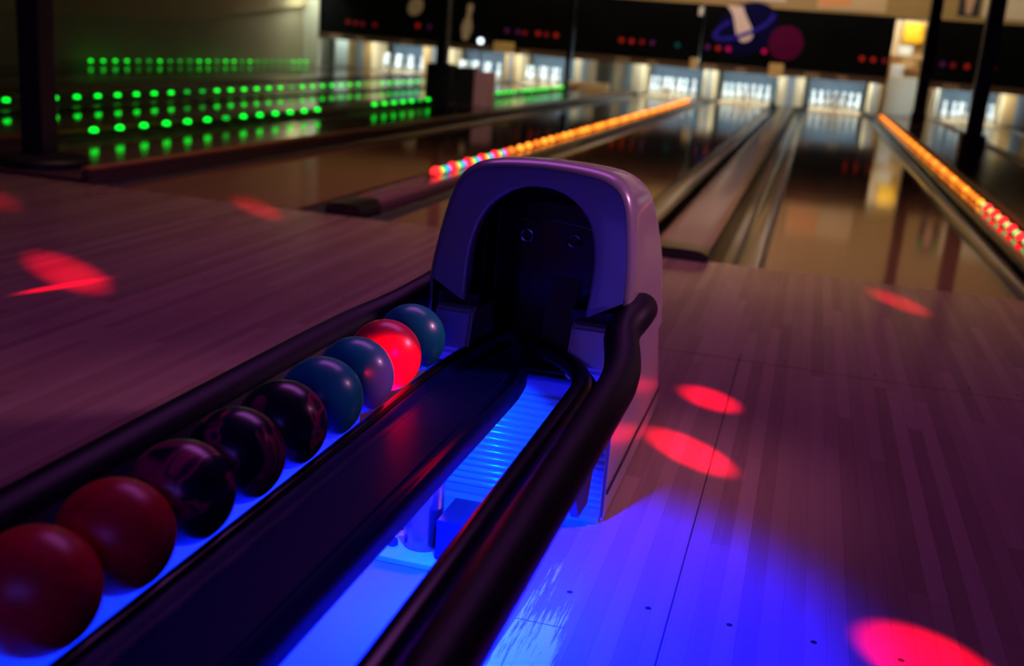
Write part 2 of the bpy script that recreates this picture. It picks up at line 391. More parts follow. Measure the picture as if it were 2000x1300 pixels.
# caps between the lanes
def cap_profile(x0, x1, h, n=10):
    c = (x0+x1)/2; hw = (x1-x0)/2; top = []
    for k in range(n+1):
        a = PI*k/n; top.append((c-math.copysign(abs(math.cos(a))**0.6, math.cos(a))*hw, h*math.sin(a)**0.5))
    return [(x0, -0.10)]+top+[(x1, -0.10)]
def divider(x0, x1, h, label, y0=YF+0.03, end=0.28, y1=23.15, capm='cap_grey'):
    t = empty('lane_divider', ((x0+x1)/2, y0, 0), label, 'lane divider')
    P = [(p[0]-(x0+x1)/2, p[1]) for p in cap_profile(x0, x1, h)]
    link('cap', prism(B(), P, 'y', end, y1-y0), capm, t)
    Q = [(p[0]*1.03, p[1]*1.08 if p[1] > 0 else p[1]) for p in P]
    link('end_cap', prism(B(), Q, 'y', 0, end+0.002), 'cap_dark', t)
    return t
divider(-2.33, -2.14, 0.055, 'low rounded divider cap under the orange light string, dark rubber front end')
divider(-0.655, -0.375, 0.05, 'wide rounded plum divider cap behind the ball return hood', y0=YF-0.04, end=0.16)
divider(1.12, 1.36, 0.035, 'dark divider cap under the right-hand orange light string', capm='cap_dark')
divider(-6.76, -6.55, 0.02, 'divider cap carrying the middle green light row', capm='cap_dark')
divider(-8.62, -8.15, 0.04, 'wide dark divider between the two far left lanes', capm='cap_dark')
# raised platforms that carry the columns
def platform(x0, x1, h, label, y0, edge=0.05):
    t = empty('raised_platform', ((x0+x1)/2, y0, 0), label, 'platform')
    hw = (x1-x0)/2
    link('deck', box(B(), -hw+edge, hw-edge, 0.0, 23.15-y0, -0.10, 0.022), 'deck_dark', t)
    for s in (-1, 1):
        link('edge_board', box(B(), s*hw-(edge if s > 0 else 0), s*hw+(edge if s < 0 else 0), -0.01, 23.15-y0, -0.10, h-0.022, 0.004), 'deck_dark', t)
        link('nosing', box(B(), s*hw-(edge if s > 0 else 0.006), s*hw+(edge if s < 0 else 0.006), -0.016, 23.15-y0, h-0.022, h, 0.008, 3), 'ledge_wood', t)
    link('front_board', box(B(), -hw+edge, hw-edge, -0.02, 0, -0.0, 0.024, 0.004), 'deck_dark', t)
platform(-4.98, -3.72, 0.085, 'long low wood-edged platform under the left columns', YF+0.03)
platform(1.38, 2.34, 0.04, 'narrow wood-edged platform under the right columns', YF+0.05)
simple('wall_ledge', 'deck_dark', -11.38, -10.02, YF+0.05, 23.2, -0.1, 0.008, 0.003, label='dark ledge along the left side wall below the lights', cat='ledge')

# ------------------------------------------------------------------ columns
def column(x, y, wd, dp, label, bw, bh, z0=0.0, pad=None, group='dark columns'):
    t = empty('support_column', (x, y, z0), label, 'column', group)
    link('shaft', box(B(), -wd/2, wd/2, -dp/2, dp/2, 0, 4.0-z0, 0.01), 'column_paint', t)
    if bw: link('base', box(B(), -bw/2, bw/2, -bw/2, bw/2, 0, bh, 0.02), 'column_base', t)
    if pad:
        bmp = B(); lathe(bmp, [(0, 0), (pad, 0), (pad, pad*0.14), (pad*0.93, pad*0.2), (0, pad*0.2)], 28, (0.12, -0.12, 0))
        link('foot_pad', bmp, 'column_base', t)
column(-4.36, 5.42, 0.145, 0.145, 'dark column at far left on a round foot pad', None, 0, 0.022, 0.25)
column(-4.90, 14.1, 0.13, 0.17, 'dark column with thick boxy base beside the pink cabinet', 0.34, 0.52, 0.022)
column(-4.56, 20.3, 0.09, 0.09, 'thin dark column left of the orange string end', None, 0, 0.022)
column(1.77, 13.2, 0.17, 0.17, 'black column with square block base at right', 0.27, 0.27, 0.022)
column(1.80, 20.6, 0.2, 0.2, 'dark column beside the lit opening with yellow cabinet', 0.24, 0.2, 0.022)
# cabinet on the platform
t = empty('cabinet', (-4.56, 14.25, 0.022), 'low black-fronted cabinet with pinkish side beside the boxy column', 'cabinet')
link('body', box(B(), -0.13, 0.12, -0.16, 0.16, 0, 0.49, 0.01), 'column_base', t)
link('side_panel', box(B(), 0.12, 0.33, -0.14, 0.16, 0, 0.46, 0.01), 'bin_pink', t)

# ------------------------------------------------------------------ light strings
def bulb_mesh(name, r, ly, material):
    bmb = B(); lathe(bmb, [(0, -r*0.4), (r*0.8, -r*0.4), (r, 0), (r*0.9, r*0.45), (r*0.6, r*0.8), (0.0, r)], 12)
    for v in bmb.verts: v.co.y *= ly
    me = bpy.data.meshes.new(name); bmb.to_mesh(me); bmb.free(); me.materials.append(MATS[material]); me.shade_smooth(); return me
BM = {}
def light_string(label, x, z, specs, y0, y1):
    t = empty('light_string', (x, y0, z), label, 'light string')
    link('cable', cyl(B(), (0, 0, -0.012), (0, y1-y0, -0.012), 0.008, 8), 'cap_dark', t)
    for (y, mt, r, ly) in specs:
        key = (mt, r, ly)
        if key not in BM: BM[key] = bulb_mesh('bulb', r, ly, mt)
        b = bpy.data.objects.new('bulb', BM[key]); COL.objects.link(b); b.parent = t; b.location = (0, y-y0, 0)
def gsp(y0, y1, step, pat, r=0.026, ly=1.5, skip=()):
    out = []; y = y0; k = 0
    while y < y1:
        if not any(a < y < b for a, b in skip): out.append((y, 'led_green_dim' if pat[k % len(pat)] == 'd' else 'led_green', r, ly))
        y += step; k += 1
    return out
light_string('green light row low on the left side wall, farthest back', -11.28, 0.075, gsp(15.29, 23.1, 0.322, 'bbbbddbdddbbdbbdbddddd', 0.028, 1.4), 14.5, 23.1)
light_string('middle green light row beyond the left platform, the longest', -6.72, 0.085, gsp(7.0, 21.5, 0.315, 'bbbbdbbbbbbbddbb', 0.026, 1.5), 6.5, 23.1)
light_string('nearest green light row along the left platform', -4.80, 0.093, gsp(6.52, 21.3, 0.296, 'bbbbbbdb', 0.026, 1.5, ((10.1, 11.5), (13.4, 15.6))), 6.0, 23.1)
sp = []
for k in range(5):
    y = 6.47+0.33*k
    sp += [(y, 'led_red', 0.036, 1.0), (y+0.07, 'led_orange', 0.026, 1.0), (y+0.15, 'led_teal', 0.026, 1.1), (y+0.23, 'led_blue', 0.024, 1.1)]
sp.append((8.08, 'led_red', 0.03, 1.0))
k = 0; y = 8.25
while y < 20.6:
    sp.append((y, 'led_orange' if k % 3 else 'led_orange_dim', 0.031, 1.05)); y += 0.27; k += 1
light_string('orange light string with red green and blue bulbs, behind the hood', -2.25, 0.078, sp, 6.3, 20.8)
sp = []
for k in range(6):
    y = 6.3+0.33*k
    sp += [(y, 'led_red', 0.032, 1.0), (y+0.15, 'led_teal', 0.022, 1.2)]
k = 0; y = 8.3
while y < 21.9:
    sp.append((y, 'led_orange_dim' if k % 3 else 'led_orange', 0.026, 1.1)); y += 0.27; k += 1
light_string('orange light string at right edge, red and green bulbs nearest', 1.245, 0.058, sp, 6.0, 22.0)

# ------------------------------------------------------------------ pins
PIN = [(0, 0), (0.0258, 0), (0.0285, 0.006), (0.0355, 0.03), (0.0495, 0.075), (0.0575, 0.105), (0.0605, 0.118), (0.0585, 0.14), (0.0495, 0.18),
       (0.038, 0.21), (0.0285, 0.235), (0.0242, 0.25), (0.0233, 0.262), (0.025, 0.28), (0.0292, 0.31), (0.0323, 0.335), (0.0315, 0.352), (0.027, 0.368), (0.018, 0.378), (0, 0.381)]
bmp = B(); lathe(bmp, PIN, 16); pin_me = bpy.data.meshes.new('bowling_pin'); bmp.to_mesh(pin_me); bmp.free(); pin_me.materials.append(MATS['pin_white']); pin_me.shade_smooth()
YP = YF+18.29
ROWS = [('head', [0]), ('second row', [-0.5, 0.5]), ('third row', [-1, 0, 1]), ('back row', [-1.5, -0.5, 0.5, 1.5])]
NM = {1: ['head pin'], 2: ['left pin of second row', 'right pin of second row'], 3: ['left pin of third row', 'middle pin of third row', 'right pin of third row'],
      4: ['back row left end pin', 'back row pin second from left', 'back row pin second from right', 'back row right end pin']}
for x0, ph in LANES:
    c = x0+LW/2
    for r, (rn, xs) in enumerate(ROWS):
        for k, xx in enumerate(xs):
            o = bpy.data.objects.new('bowling_pin', pin_me); COL.objects.link(o)
            o.location = (c+xx*0.3048, YP+r*0.264, 0.0035)
            tag(o, 'white '+NM[len(xs)][k]+' on the '+ph, 'bowling pin', 'bowling pins')

# ------------------------------------------------------------------ pinsetter end: cushions, kickbacks, lamps
for i, (x0, ph) in enumerate(LANES):
    simple('pit_cushion', 'cushion_blue', x0-0.06, x0+LW+0.06, 24.86, 24.95, 0.03, 1.3, 0.01, label='grey-blue pit curtain behind pins of the '+ph, cat='curtain', group='pit curtains')
    t = empty('pin_lamp', (x0+LW/2, 23.62, 0.80), 'bright lamp tube above the pins of the '+ph, 'lamp', 'pin lamps')
    link('housing', box(B(), -0.56, 0.56, -0.05, 0.02, 0.04, 0.10, 0.008), 'white_paint', t)
    for s in (-0.4, 0.4): link('bracket', box(B(), s-0.02, s+0.02, -0.2603, -0.05, 0.05, 0.09, 0.004), 'dark_steel', t)
    link('lamp_tube', cyl(B(), (-0.54, 0, 0), (0.54, 0, 0), 0.022, 12), 'tube_warm', t)
    area('pin_lamp_light', (x0+LW/2, 23.58, 0.76), (x0+LW/2, 24.4, 0.05), 1.0, 21.0, (0.74, 0.95, 1.0), 0.08)
def kickback(xa, xb, label, front='cream', y0=23.85):
    t = empty('kickback', ((xa+xb)/2, y0, 0), label, 'partition', 'kickback partitions')
    hw = (xb-xa)/2
    link('board', box(B(), -hw, hw, 0.03, 0.98, 0, 1.3, 0.004), 'cream_board', t)
    link('front_post', box(B(), -hw*0.98, hw*0.98, -0.03, 0.029, 0, 1.3, 0.006), 'wood_board' if front == 'wood' else 'cream_board', t)
    link('metal_strip', box(B(), -hw*0.28, hw*0.28, -0.042, -0.029, 0, 1.3, 0.004), 'metal_strip', t)
kickback(-10.62, -10.02, 'wood fronted partition left of the leftmost pins', 'wood')
kickback(-8.76, -8.14, 'pale partition left of the boxy dark column', 'wood')
kickback(-6.80, -6.50, 'cream partition right of the boxy dark column', 'wood')
kickback(-5.2, -4.72, 'pale low-lit partition left of the thin column', 'cream')
kickback(-4.32, -3.66, 'cream partition between thin column and orange string', 'cream')
kickback(-2.36, -2.12, 'cream partition at the far end of the orange string', 'cream')
kickback(-0.79, -0.26, 'wide cream partition at the far end of the wide divider', 'cream')
kickback(1.06, 1.28, 'cream partition left of the lit opening', 'cream')
kickback(2.30, 2.42, 'narrow partition right of the lit opening behind dark column', 'cream')
kickback(3.66, 4.3, 'cream partition at the right edge of the photo', 'wood')
# dark end boards behind the platforms
simple('end_board', 'grey_board', -4.72, -4.32, 23.9, 23.98, 0.0, 1.3, 0.01, label='grey board between partitions right of thin column', cat='board')
simple('end_board', 'cream_board', -5.18, -4.30, 23.2, 23.44, 0.0, 0.16, 0.02, label='low cream step board beside the thin column', cat='board')
simple('end_board', 'white_paint', -11.12, -10.66, 24.2, 24.3, 0.0, 1.3, 0.01, label='bright white board beside the left side wall', cat='board')

# ------------------------------------------------------------------ masking units above the pins
def letters(bm, x, z, n, wd, h):
    for k in range(n):
        a = x-wd/2+wd*k/n
        box(bm, a, a+wd/n*0.62, -0.034, -0.028, z-h/2, z+h/2)
        if k % 2: box(bm, a, a+wd/n*0.9, -0.034, -0.028, z-h/8, z+h/8)
def disc(bm, x, z, r, y0, y1, seg=28, sx=1.0, rot=0.0):
    pts = []
    for k in range(seg):
        a = 2*PI*k/seg; u, v = math.cos(a)*r*sx, math.sin(a)*r
        pts.append((x+u*math.cos(rot)-v*math.sin(rot), z+u*math.sin(rot)+v*math.cos(rot)))
    return prism(bm, pts, 'y', y0, y1)
YM = 23.3
def masking(xa, xb, label, numbers=(), lamps=(), stripes=()):
    t = empty('masking_unit', ((xa+xb)/2, YM, 0.6), label, 'masking panel', 'masking panels above the pins'); hw = (xb-xa)/2; c = (xa+xb)/2
    link('panel', box(B(), -hw, hw, 0, 0.06, 0.15, 1.33, 0.006), 'masking_black', t)
    link('lower_rail', box(B(), -hw, hw, -0.025, 0.05, 0.025, 0.15, 0.008), 'rail_brown', t)
    for (x, kind) in numbers:
        bmn = B()
        if kind == 'n': letters(bmn, x-c, 0.09, 4, 0.30, 0.085)
        else: disc(bmn, x-c, 0.085, 0.024, -0.034, -0.026, 18, 5.2, -0.06)
        link('lane_number' if kind == 'n' else 'rail_mark', bmn, 'letter_tan', t)
    for (x, z, mt) in lamps:
        bml = B(); disc(bml, x-c, z-0.6, 0.05, -0.02, 0.0, 20); link('indicator_lamp', bml, mt, t)
    for (x, ln) in stripes:
        bms = B()
        for q in range(4):
            prism(bms, [(x-c+q*0.09, 1.3), (x-c+q*0.09+0.03, 1.3), (x-c+q*0.09+0.03+ln, 0.25), (x-c+q*0.09+ln, 0.25)], 'y', -0.004, 0.0)
        link('mural_stripe', bms, 'mural_green', t)
    return t, c
def mural_pin(t, c, x, z, h, rot, material, name='mural_pin'):
    pr = [(r, zz) for r, zz in PIN]; s = h/0.381
    pts = [(r*s, (zz-0.19)*s) for r, zz in pr[1:]]; pts = pts+[(-a, b) for a, b in pts[::-1][1:]]
    q = [(x-c+a*math.cos(rot)-b*math.sin(rot), z-0.6+a*math.sin(rot)+b*math.cos(rot)) for a, b in pts]
    zc = 1.325; cl = []
    for a, b in zip(q, q[1:]+q[:1]):          # trimmed at the top edge of the panel
        if a[1] <= zc: cl.append(a)
        if (a[1] <= zc) != (b[1] <= zc):
            u = (zc-a[1])/(b[1]-a[1]); cl.append((a[0]+(b[0]-a[0])*u, zc))
    link(name, prism(B(), cl, 'y', -0.012, -0.001), material, t)
def lm(s): return {'r': 'lamp_red', 'f': 'lamp_red_faint', 'p': 'lamp_pink', 'v': 'lamp_violet', 't': 'lamp_teal'}[s]
def at_lamps(l): return [(x, z, lm(k)) for x, z, k in l]
t, c = masking(-11.12, -8.05, 'dark masking panel at far left with a pale mural ball', [(-10.66, 'n'), (-10.1, 'o'), (-8.93, 'n')],
               at_lamps([(-10.4, 1.02, 'f'), (-10.22, 1.01, 'f'), (-10.05, 1.0, 'f'), (-9.75, 1.0, 'f'), (-8.72, 1.06, 'r'), (-8.45, 1.05, 'v')]))
bmd = B(); disc(bmd, -8.80-c, 1.46-0.6, 0.17, -0.012, -0.001, 24, 1.25, 0.9); link('mural_ball', bmd, 'mural_tan', t)
t, c = masking(-8.03, -5.16, 'dark masking panel with pale mural pin behind the boxy column', [(-6.2, 'o')],
               at_lamps([(-6.66, 1.10, 'v'), (-6.4, 1.09, 'v'), (-6.25, 1.08, 'f'), (-5.95, 1.09, 'r'), (-5.77, 1.08, 'f'), (-5.55, 1.08, 'r')]))
mural_pin(t, c, -7.56, 1.22, 0.78, -0.12, 'mural_tan')
t, c = masking(-5.14, -2.46, 'dark masking panel left of the panel seam with fading red lamps', [(-4.04, 'n'), (-3.41, 'o')],
               at_lamps([(-4.12, 1.085, 'r'), (-3.90, 1.08, 'r'), (-3.68, 1.08, 'f'), (-3.46, 1.08, 'v'), (-2.93, 1.07, 't')]), [(-5.0, 0.8)])
t, c = masking(-2.44, 1.33, 'dark masking panel with tumbling mural pin and magenta planet', [(-2.19, 'n'), (-1.56, 'o'), (-0.12, 'n'), (0.47, 'o')],
               at_lamps([(-2.30, 1.08, 'v'), (-2.08, 1.07, 'r'), (-1.87, 1.07, 'p'), (-1.14, 1.08, 'p'), (0.79, 1.085, 'r'), (1.01, 1.08, 'r'), (1.23, 1.08, 'f')]), [(-0.75, 0.9), (-1.2, 0.9)])
bmd = B(); disc(bmd, -1.55-c, 1.50-0.6, 0.50, -0.004, -0.0005, 36, 1.3, 0.5); link('mural_sky', bmd, 'mural_navy', t)
mural_pin(t, c, -1.90, 2.12, 1.9, PI+0.42, 'mural_beige')
bmd = B(); R1 = []; R2 = []
for k in range(33):
    a = PI*0.62+2*PI*0.70*k/32; u, v = math.cos(a)*0.66, math.sin(a)*0.22; u2, v2 = math.cos(a)*0.56, math.sin(a)*0.14; rr = 0.42
    R1.append((-1.62-c+u*math.cos(rr)-v*math.sin(rr), -0.016, 1.56-0.6+u*math.sin(rr)+v*math.cos(rr)))
    R2.append((-1.62-c+u2*math.cos(rr)-v2*math.sin(rr), -0.016, 1.56-0.6+u2*math.sin(rr)+v2*math.cos(rr)))
R1b = [(x, -0.013, z) for x, y, z in R1]; R2b = [(x, -0.013, z) for x, y, z in R2]
grid_skin(bmd, [R1, R2, R2b, R1b, R1]); bmesh.ops.remove_doubles(bmd, verts=bmd.verts[:], dist=1e-4); link('mural_ring', bmd, 'mural_blue', t)
bmd = B(); disc(bmd, -0.73-c, 1.27-0.6, 0.345, -0.012, -0.001, 40); link('mural_planet', bmd, 'mural_magenta', t)
t, c = masking(2.02, 5.2, 'dark masking panel right of the lit opening behind the black column', [(2.56, 'n')],
               at_lamps([(2.32, 1.1, 'v'), (2.52, 1.09, 'f'), (2.78, 1.09, 'r'), (3.25, 1.09, 'f')]), [(3.2, 0.7)])
# plaques clipped to the lower rails
def plaque(x0, x1, z0, z1, label): simple('plaque', 'plaque_tan', x0, x1, YM-0.06, YM-0.027, z0, z1, 0.012, label=label, cat='plaque', group='tan plaques')
plaque(-6.92, -6.45, 0.64, 0.86, 'wide tan plaque on rail right of the boxy column')
plaque(-2.62, -2.46, 0.62, 0.84, 'narrow tan plaque at the seam of two masking panels')
plaque(-1.0, -0.71, 0.60, 0.86, 'square tan plaque between two right-hand pin decks')
t = empty('spot_lamp', (-7.21, 23.2, 0.0), 'thin dark stand with a small bright bluish lamp on top', 'lamp')
link('pole', cyl(B(), (0, 0, 0), (0, 0, 0.80), 0.02, 10), 'column_paint', t)
bml = B(); lathe(bml, [(0, 0.78), (0.05, 0.79), (0.062, 0.84), (0.05, 0.885), (0, 0.90)], 16); link('lamp_head', bml, 'spark_white', t)
t = empty('marker_light', (-2.51, 23.24, 1.78), 'small white marker light at top of the panel seam', 'lamp')
bml = B(); box(bml, -0.045, 0.045, -0.03, 0.03, -0.09, 0.09, 0.02); link('lens', bml, 'plate_white', t); link('bracket', box(B(), -0.03, 0.03, 0.03, 0.06, -0.06, 0.06), 'dark_steel', t)

# posters on the beige wall above
def poster(x0, x1, z0, z1, m0, label, parts=()):
    t = empty('poster', ((x0+x1)/2, 23.44, (z0+z1)/2), label, 'poster', 'posters on the beige wall')
    link('sheet', box(B(), x0-(x0+x1)/2, x1-(x0+x1)/2, -0.012, 0.006, -(z1-z0)/2, (z1-z0)/2), m0, t)
    for (nm, mt, pts) in parts: link(nm, prism(B(), pts, 'y', -0.018, -0.0125), mt, t)
poster(-2.75, -0.85, 2.08, 2.75, 'poster_white', 'wide white poster above the tumbling mural pin')
poster(-0.22, 1.10, 2.0, 2.6, 'poster_tan', 'tan and orange poster left of the yellow cabinet', [('print', 'poster_orange', [(-0.64, -0.27), (-0.02, -0.22), (-0.02, 0.28), (-0.64, 0.28)])])
poster(2.44, 2.84, 2.03, 2.7, 'poster_dark', 'dark portrait poster with green corners between right columns',
       [('corner', 'poster_green', [(-0.2, 0.06), (-0.1, 0.1), (-0.09, 0.33), (-0.2, 0.33)]), ('corner', 'poster_green', [(0.1, 0.08), (0.2, 0.08), (0.2, 0.33), (0.1, 0.33)]),
        ('print', 'poster_skin', [(-0.05, -0.28), (0.05, -0.3), (0.09, 0.02), (0.05, 0.2), (-0.05, 0.2), (-0.09, 0.05)])])
poster(2.90, 3.25, 2.04, 2.7, 'poster_white', 'plain white poster behind the black right column')
poster(3.32, 4.1, 2.02, 2.7, 'poster_white', 'white poster with a dark blue diamond at top right', [('print', 'poster_blue', [(0.16, -0.02), (0.32, -0.18), (0.46, -0.02), (0.3, 0.2)])])

# lit opening right of the masking
simple('partition_board', 'cream_board', 1.34, 2.02, 24.5, 24.56, 0.0, 1.92, 0.01, label='tall cream board at the back of the lit opening', cat='board')
simple('dust_sheet', 'white_paint', 1.40, 1.98, 24.0, 24.12, 0.0, 0.78, 0.03, label='pale sheet-like panel low in the lit opening', cat='panel')
t = empty('wall_cabinet', (1.76, 24.4, 1.52), 'bright yellow cabinet at top of the lit opening', 'cabinet')
link('body', box(B(), -0.20, 0.20, -0.1, 0.1, -0.06, 0.36, 0.01), 'yellow_paint', t); link('door', box(B(), -0.18, 0.18, -0.115, -0.10, -0.04, 0.34, 0.006), 'yellow_paint', t)
simple('storage_box', 'white_paint', 1.50, 1.80, 24.3, 24.5, 1.22, 1.42, 0.015, label='white box on shelf below the yellow cabinet', cat='box')
simple('storage_box', 'cardboard', 1.62, 1.92, 24.3, 24.48, 0.98, 1.19, 0.012, label='brown cardboard box below the white box in lit opening', cat='box')
simple('storage_box', 'plate_white', 1.42, 1.68, 24.07, 24.27, 0.80, 1.02, 0.03, label='white rounded container standing on the pale panel', cat='box')
simple('shelf', 'wood_board', 1.40, 1.98, 24.28, 24.5, 0.95, 0.975, 0.004, label='thin shelf under cardboard box in the lit opening', cat='shelf')
simple('shelf', 'cream_board', 1.40, 1.98, 24.28, 24.5, 1.195, 1.215, 0.004, label='thin shelf under white box in the lit opening', cat='shelf')
area('opening_light', (1.66, 23.75, 2.1), (1.66, 24.3, 0.9), 0.5, 14.0, (1.0, 0.96, 0.80), 0.2)
area('side_wall_fill', (-10.9, 22.7, 1.75), (-11.5, 22.7, 0.8), 0.3, 11.0, (0.90, 1.0, 0.74), 0.5)  # added out-of-view fill for the far end of the side wall

# ------------------------------------------------------------------ ball return
XC = -0.483
BR = empty('ball_return', (XC, 1.6, 0), 'white hooded ball return with black rails and blue light beneath', 'ball return')
def brl(name, bm, material, parent=BR, **k):
    o = link(name, bm, material, None, **k)
    o.data.transform(Matrix.Translation((-XC, -1.6, 0))); o.parent = parent; return o
def Yf(z): return 1.95+(z-0.44)*0.27 if z > 0.44 else 1.95+(0.44-z)*0.10
def Yb(z): return 2.27+(0.675-z)*0.775
half = catmull([(.190, .462, 0), (.1885, .50, 0), (.183, .55, 0), (.176, .595, 0), (.1685, .63, 0), (.157, .656, 0), (.138, .673, 0), (.108, .683, 0), (.055, .689, 0), (0, .691, 0)], 5)
arch = catmull([(.121, .430, 0), (.1245, .495, 0), (.1215, .545, 0), (.108, .593, 0), (.086, .623, 0), (.056, .645, 0), (.022, .656, 0), (0, .657, 0)], 8)
def resample(P, n):
    L = [0]
    for a, b in zip(P, P[1:]): L.append(L[-1]+(b-a).length)
    out = []; j = 0
    for k in range(n):
        s = L[-1]*k/(n-1)
        while j < len(L)-2 and L[j+1] < s: j += 1
        u = (s-L[j])/max(1e-9, L[j+1]-L[j]); out.append(P[j].lerp(P[j+1], u))
    return out
NH = 30
half = resample(half, NH); arch = resample(arch, NH)
def full(h): return [Vector((XC-p.x, p.y, 0)) for p in h]+[Vector((XC+p.x, p.y, 0)) for p in h[::-1][1:]]
outl, arcl = full(half), full(arch)
def offset(P, d):
    out = []
    for i, p in enumerate(P):
        t_ = (P[min(i+1, len(P)-1)]-P[max(i-1, 0)]).normalized(); n_ = Vector((-t_.y, t_.x, 0)); out.append(p+n_*d)
    return out
# face plate: ring between outline and arch, with a rounded outer edge
rows = []
def sec(P, dy): return [Vector((p.x, Yf(p.y)+dy, p.y)) for p in P]
rows.append(sec(arcl, 0.035)); rows.append(sec(offset(arcl, 0.0), 0.004)); rows.append(sec(offset(arcl, 0.003), 0.0005)); rows.append(sec(offset(arcl, 0.006), 0.0))
rows.append(sec([a.lerp(b, 0.5) for a, b in zip(offset(arcl, 0.006), offset(outl, -0.004))], 0.0))
rows.append(sec(offset(outl, -0.003), 0.0)); rows.append(sec(outl, 0.0006))
bm = B(); V = grid_skin(bm, rows)
# foot thickness
brl('face_plate', bm, 'hood_plastic')
# shell: side + top skin running back from the rounded edge
def shell_row(d, dy=None, s=None, zs=1.0):
    P = offset(outl, d); P = [Vector((P[0].x, 0.30, 0)), Vector((P[0].x, 0.38, 0))]+P+[Vector((P[-1].x, 0.38, 0)), Vector((P[-1].x, 0.30, 0))]
    r = []
    for p in P:
        yf = Yf(p.y)+0.002; yb = Yb(p.y)
        y = yf+dy if dy is not None else yf+(yb-yf)*s
        r.append(Vector((p.x, y, p.y if s is None else p.y-(p.y-0.3)*0.045*s*s)))
    return r
rows = [shell_row(0.0003, -0.0014), shell_row(0.005, 0.001), shell_row(0.009, 0.006), shell_row(0.0125, 0.013), shell_row(0.0145, 0.022), shell_row(0.0155, 0.034), shell_row(0.0155, None, 0.25), shell_row(0.0155, None, 0.5), shell_row(0.0155, None, 0.85), shell_row(0.0135, None, 0.93), shell_row(0.007, None, 0.98), shell_row(-0.004, None, 1.0)]
bm = B(); V = grid_skin(bm, rows); bm.faces.new(V[-1])
brl('hood_shell', bm, 'hood_plastic')
# dark seam where plate and shell meet
# pedestal
bm = B()
prism(bm, [(1.972, 0.0), (1.972, 0.285), (2.262, 0.285), (2.262, 0.41), (Yb(.41)-0.004, 0.41), (Yb(0.0), 0.0)], 'x', XC-0.205, XC+0.191)
bmesh.ops.bevel(bm, geom=[e for e in bm.edges if abs(e.verts[0].co.x-e.verts[1].co.x) < 1e-6], offset=0.008, segments=2, affect='EDGES')
ped = brl('pedestal', bm, 'hood_plastic')
# toe-kick seam along the right flank
brl('toe_strip', box(B(), XC+0.19, XC+0.1945, 1.99, 2.74, 0.060, 0.066), 'black_plastic', ped)
# ribbed front panel
pts = []
n = 15
pr_ = [(1.971, 0.02), (1.966, 0.02), (1.966, 0.035)]
z = 0.035
for k in range(n):
    for q in range(9): pr_.append((1.966-0.0042*math.sin(PI*q/8)**0.8, z+0.0142*q/8))
    z += 0.0148
pr_ += [(1.966, z+0.004), (1.966, 0.284), (1.971, 0.284)]
brl('ribbed_panel', prism(B(), pr_, 'x', XC-0.185, XC+0.186), 'rib_plastic', ped, ang=50)
# shoulder panels below the face-plate feet
for s in (-1, 1):
    bm = B(); x0, x1 = sorted((XC+s*0.098, XC+s*0.176))
    prism(bm, [(1.925, 0.30), (1.912, 0.335), (1.938, 0.412), (1.975, 0.418), (2.18, 0.418), (2.18, 0.30)], 'x', x0, x1)
    bmesh.ops.bevel(bm, geom=bm.edges[:], offset=0.006, segments=3, affect='EDGES')
    sh = brl('shoulder_panel', bm, 'shoulder_plastic')
    brl('dark_gap_block', box(B(), x0-0.006, x1+0.004, 1.962, 2.15, 0.41, 0.440, 0.004), 'cavity_black', sh)  # black block put in as the shade of the gap under the feet
# cavity: dark liner, floor, back plate and what shows on it
lin = offset(arcl, 0.004); lin = [Vector((lin[0].x-0.0, 0.292, 0))]+lin+[Vector((lin[-1].x, 0.292, 0))]
bm = B(); V = grid_skin(bm, [[Vector((p.x, Yf(p.y)+0.02, p.y)) for p in lin], [Vector((p.x, 2.24, p.y)) for p in lin]]); bm.faces.new(V[-1])
brl('cavity_liner', bm, 'cavity_black', ang=60)
brl('chute_floor', box(B(), XC-0.12, XC+0.12, 1.99, 2.24, 0.286, 0.298), 'cavity_black')
bpl = brl('back_plate', box(B(), XC-0.085, XC+0.12, 2.215, 2.232, 0.31, 0.60, 0.004), 'black_plastic')
for (x, zz) in ((-0.553, 0.525), (-0.449, 0.524)):
    bm = B(); R_ = []
    for k in range(25):
        a = 2*PI*k/24; R_.append((x+0.0125*math.cos(a), 2.206, zz+0.0125*math.sin(a)))
    tube(bm, R_, 0.0036, 8, dome=False); brl('ring_nut', bm, 'steel', bpl)
brl('bent_rod', tube(B(), fillet([(-0.590, 2.205, 0.60), (-0.588, 2.2, 0.556), (-0.50, 2.195, 0.566), (-0.42, 2.19, 0.558), (-0.385, 2.19, 0.55)], 0.015), 0.0028, 8), 'steel', bpl)
for x in (-0.603, -0.577): brl('side_bracket', box(B(), x-0.003, x+0.003, 2.06, 2.20, 0.32, 0.60, 0.002), 'black_plastic')
brl('brown_gleam_wedge', prism(B(), [(2.12, 0.30), (2.21, 0.30), (2.21, 0.44)], 'x', XC-0.005, XC+0.055), 'rail_brown')  # brown colour stands in for a faint reflected gleam inside the cavity

# tray between the two ball tracks
XT = -0.52
def tray_outline():
    P = [(-0.597, 0.42), (-0.597, 1.80), (-0.586, 1.90), (-0.552, 1.985), (-0.525, 2.015), (-0.505, 2.015), (-0.478, 1.965), (-0.447, 1.885), (-0.437, 1.79), (-0.437, 0.42)]
    Q = fillet([(x, y, 0) for x, y in P], [0, .06, .04, .04, .02, .02, .04, .04, .06, 0], 5)
    return [Vector((p.x, p.y, 0)) for p in Q]
TO = tray_outline()
def inset(P, d):
    n_ = len(P); out = []
    for i, p in enumerate(P):
        a = (p-P[i-1]).normalized(); b = (P[(i+1) % n_]-p).normalized()
        na = Vector((a.y, -a.x, 0)); nb = Vector((b.y, -b.x, 0)); nn = (na+nb)
        if nn.length < 1e-6: nn = na
        nn.normalize(); out.append(p+nn*(d/max(0.5, nn.dot(na))))
    return out
bm = B(); rows = []
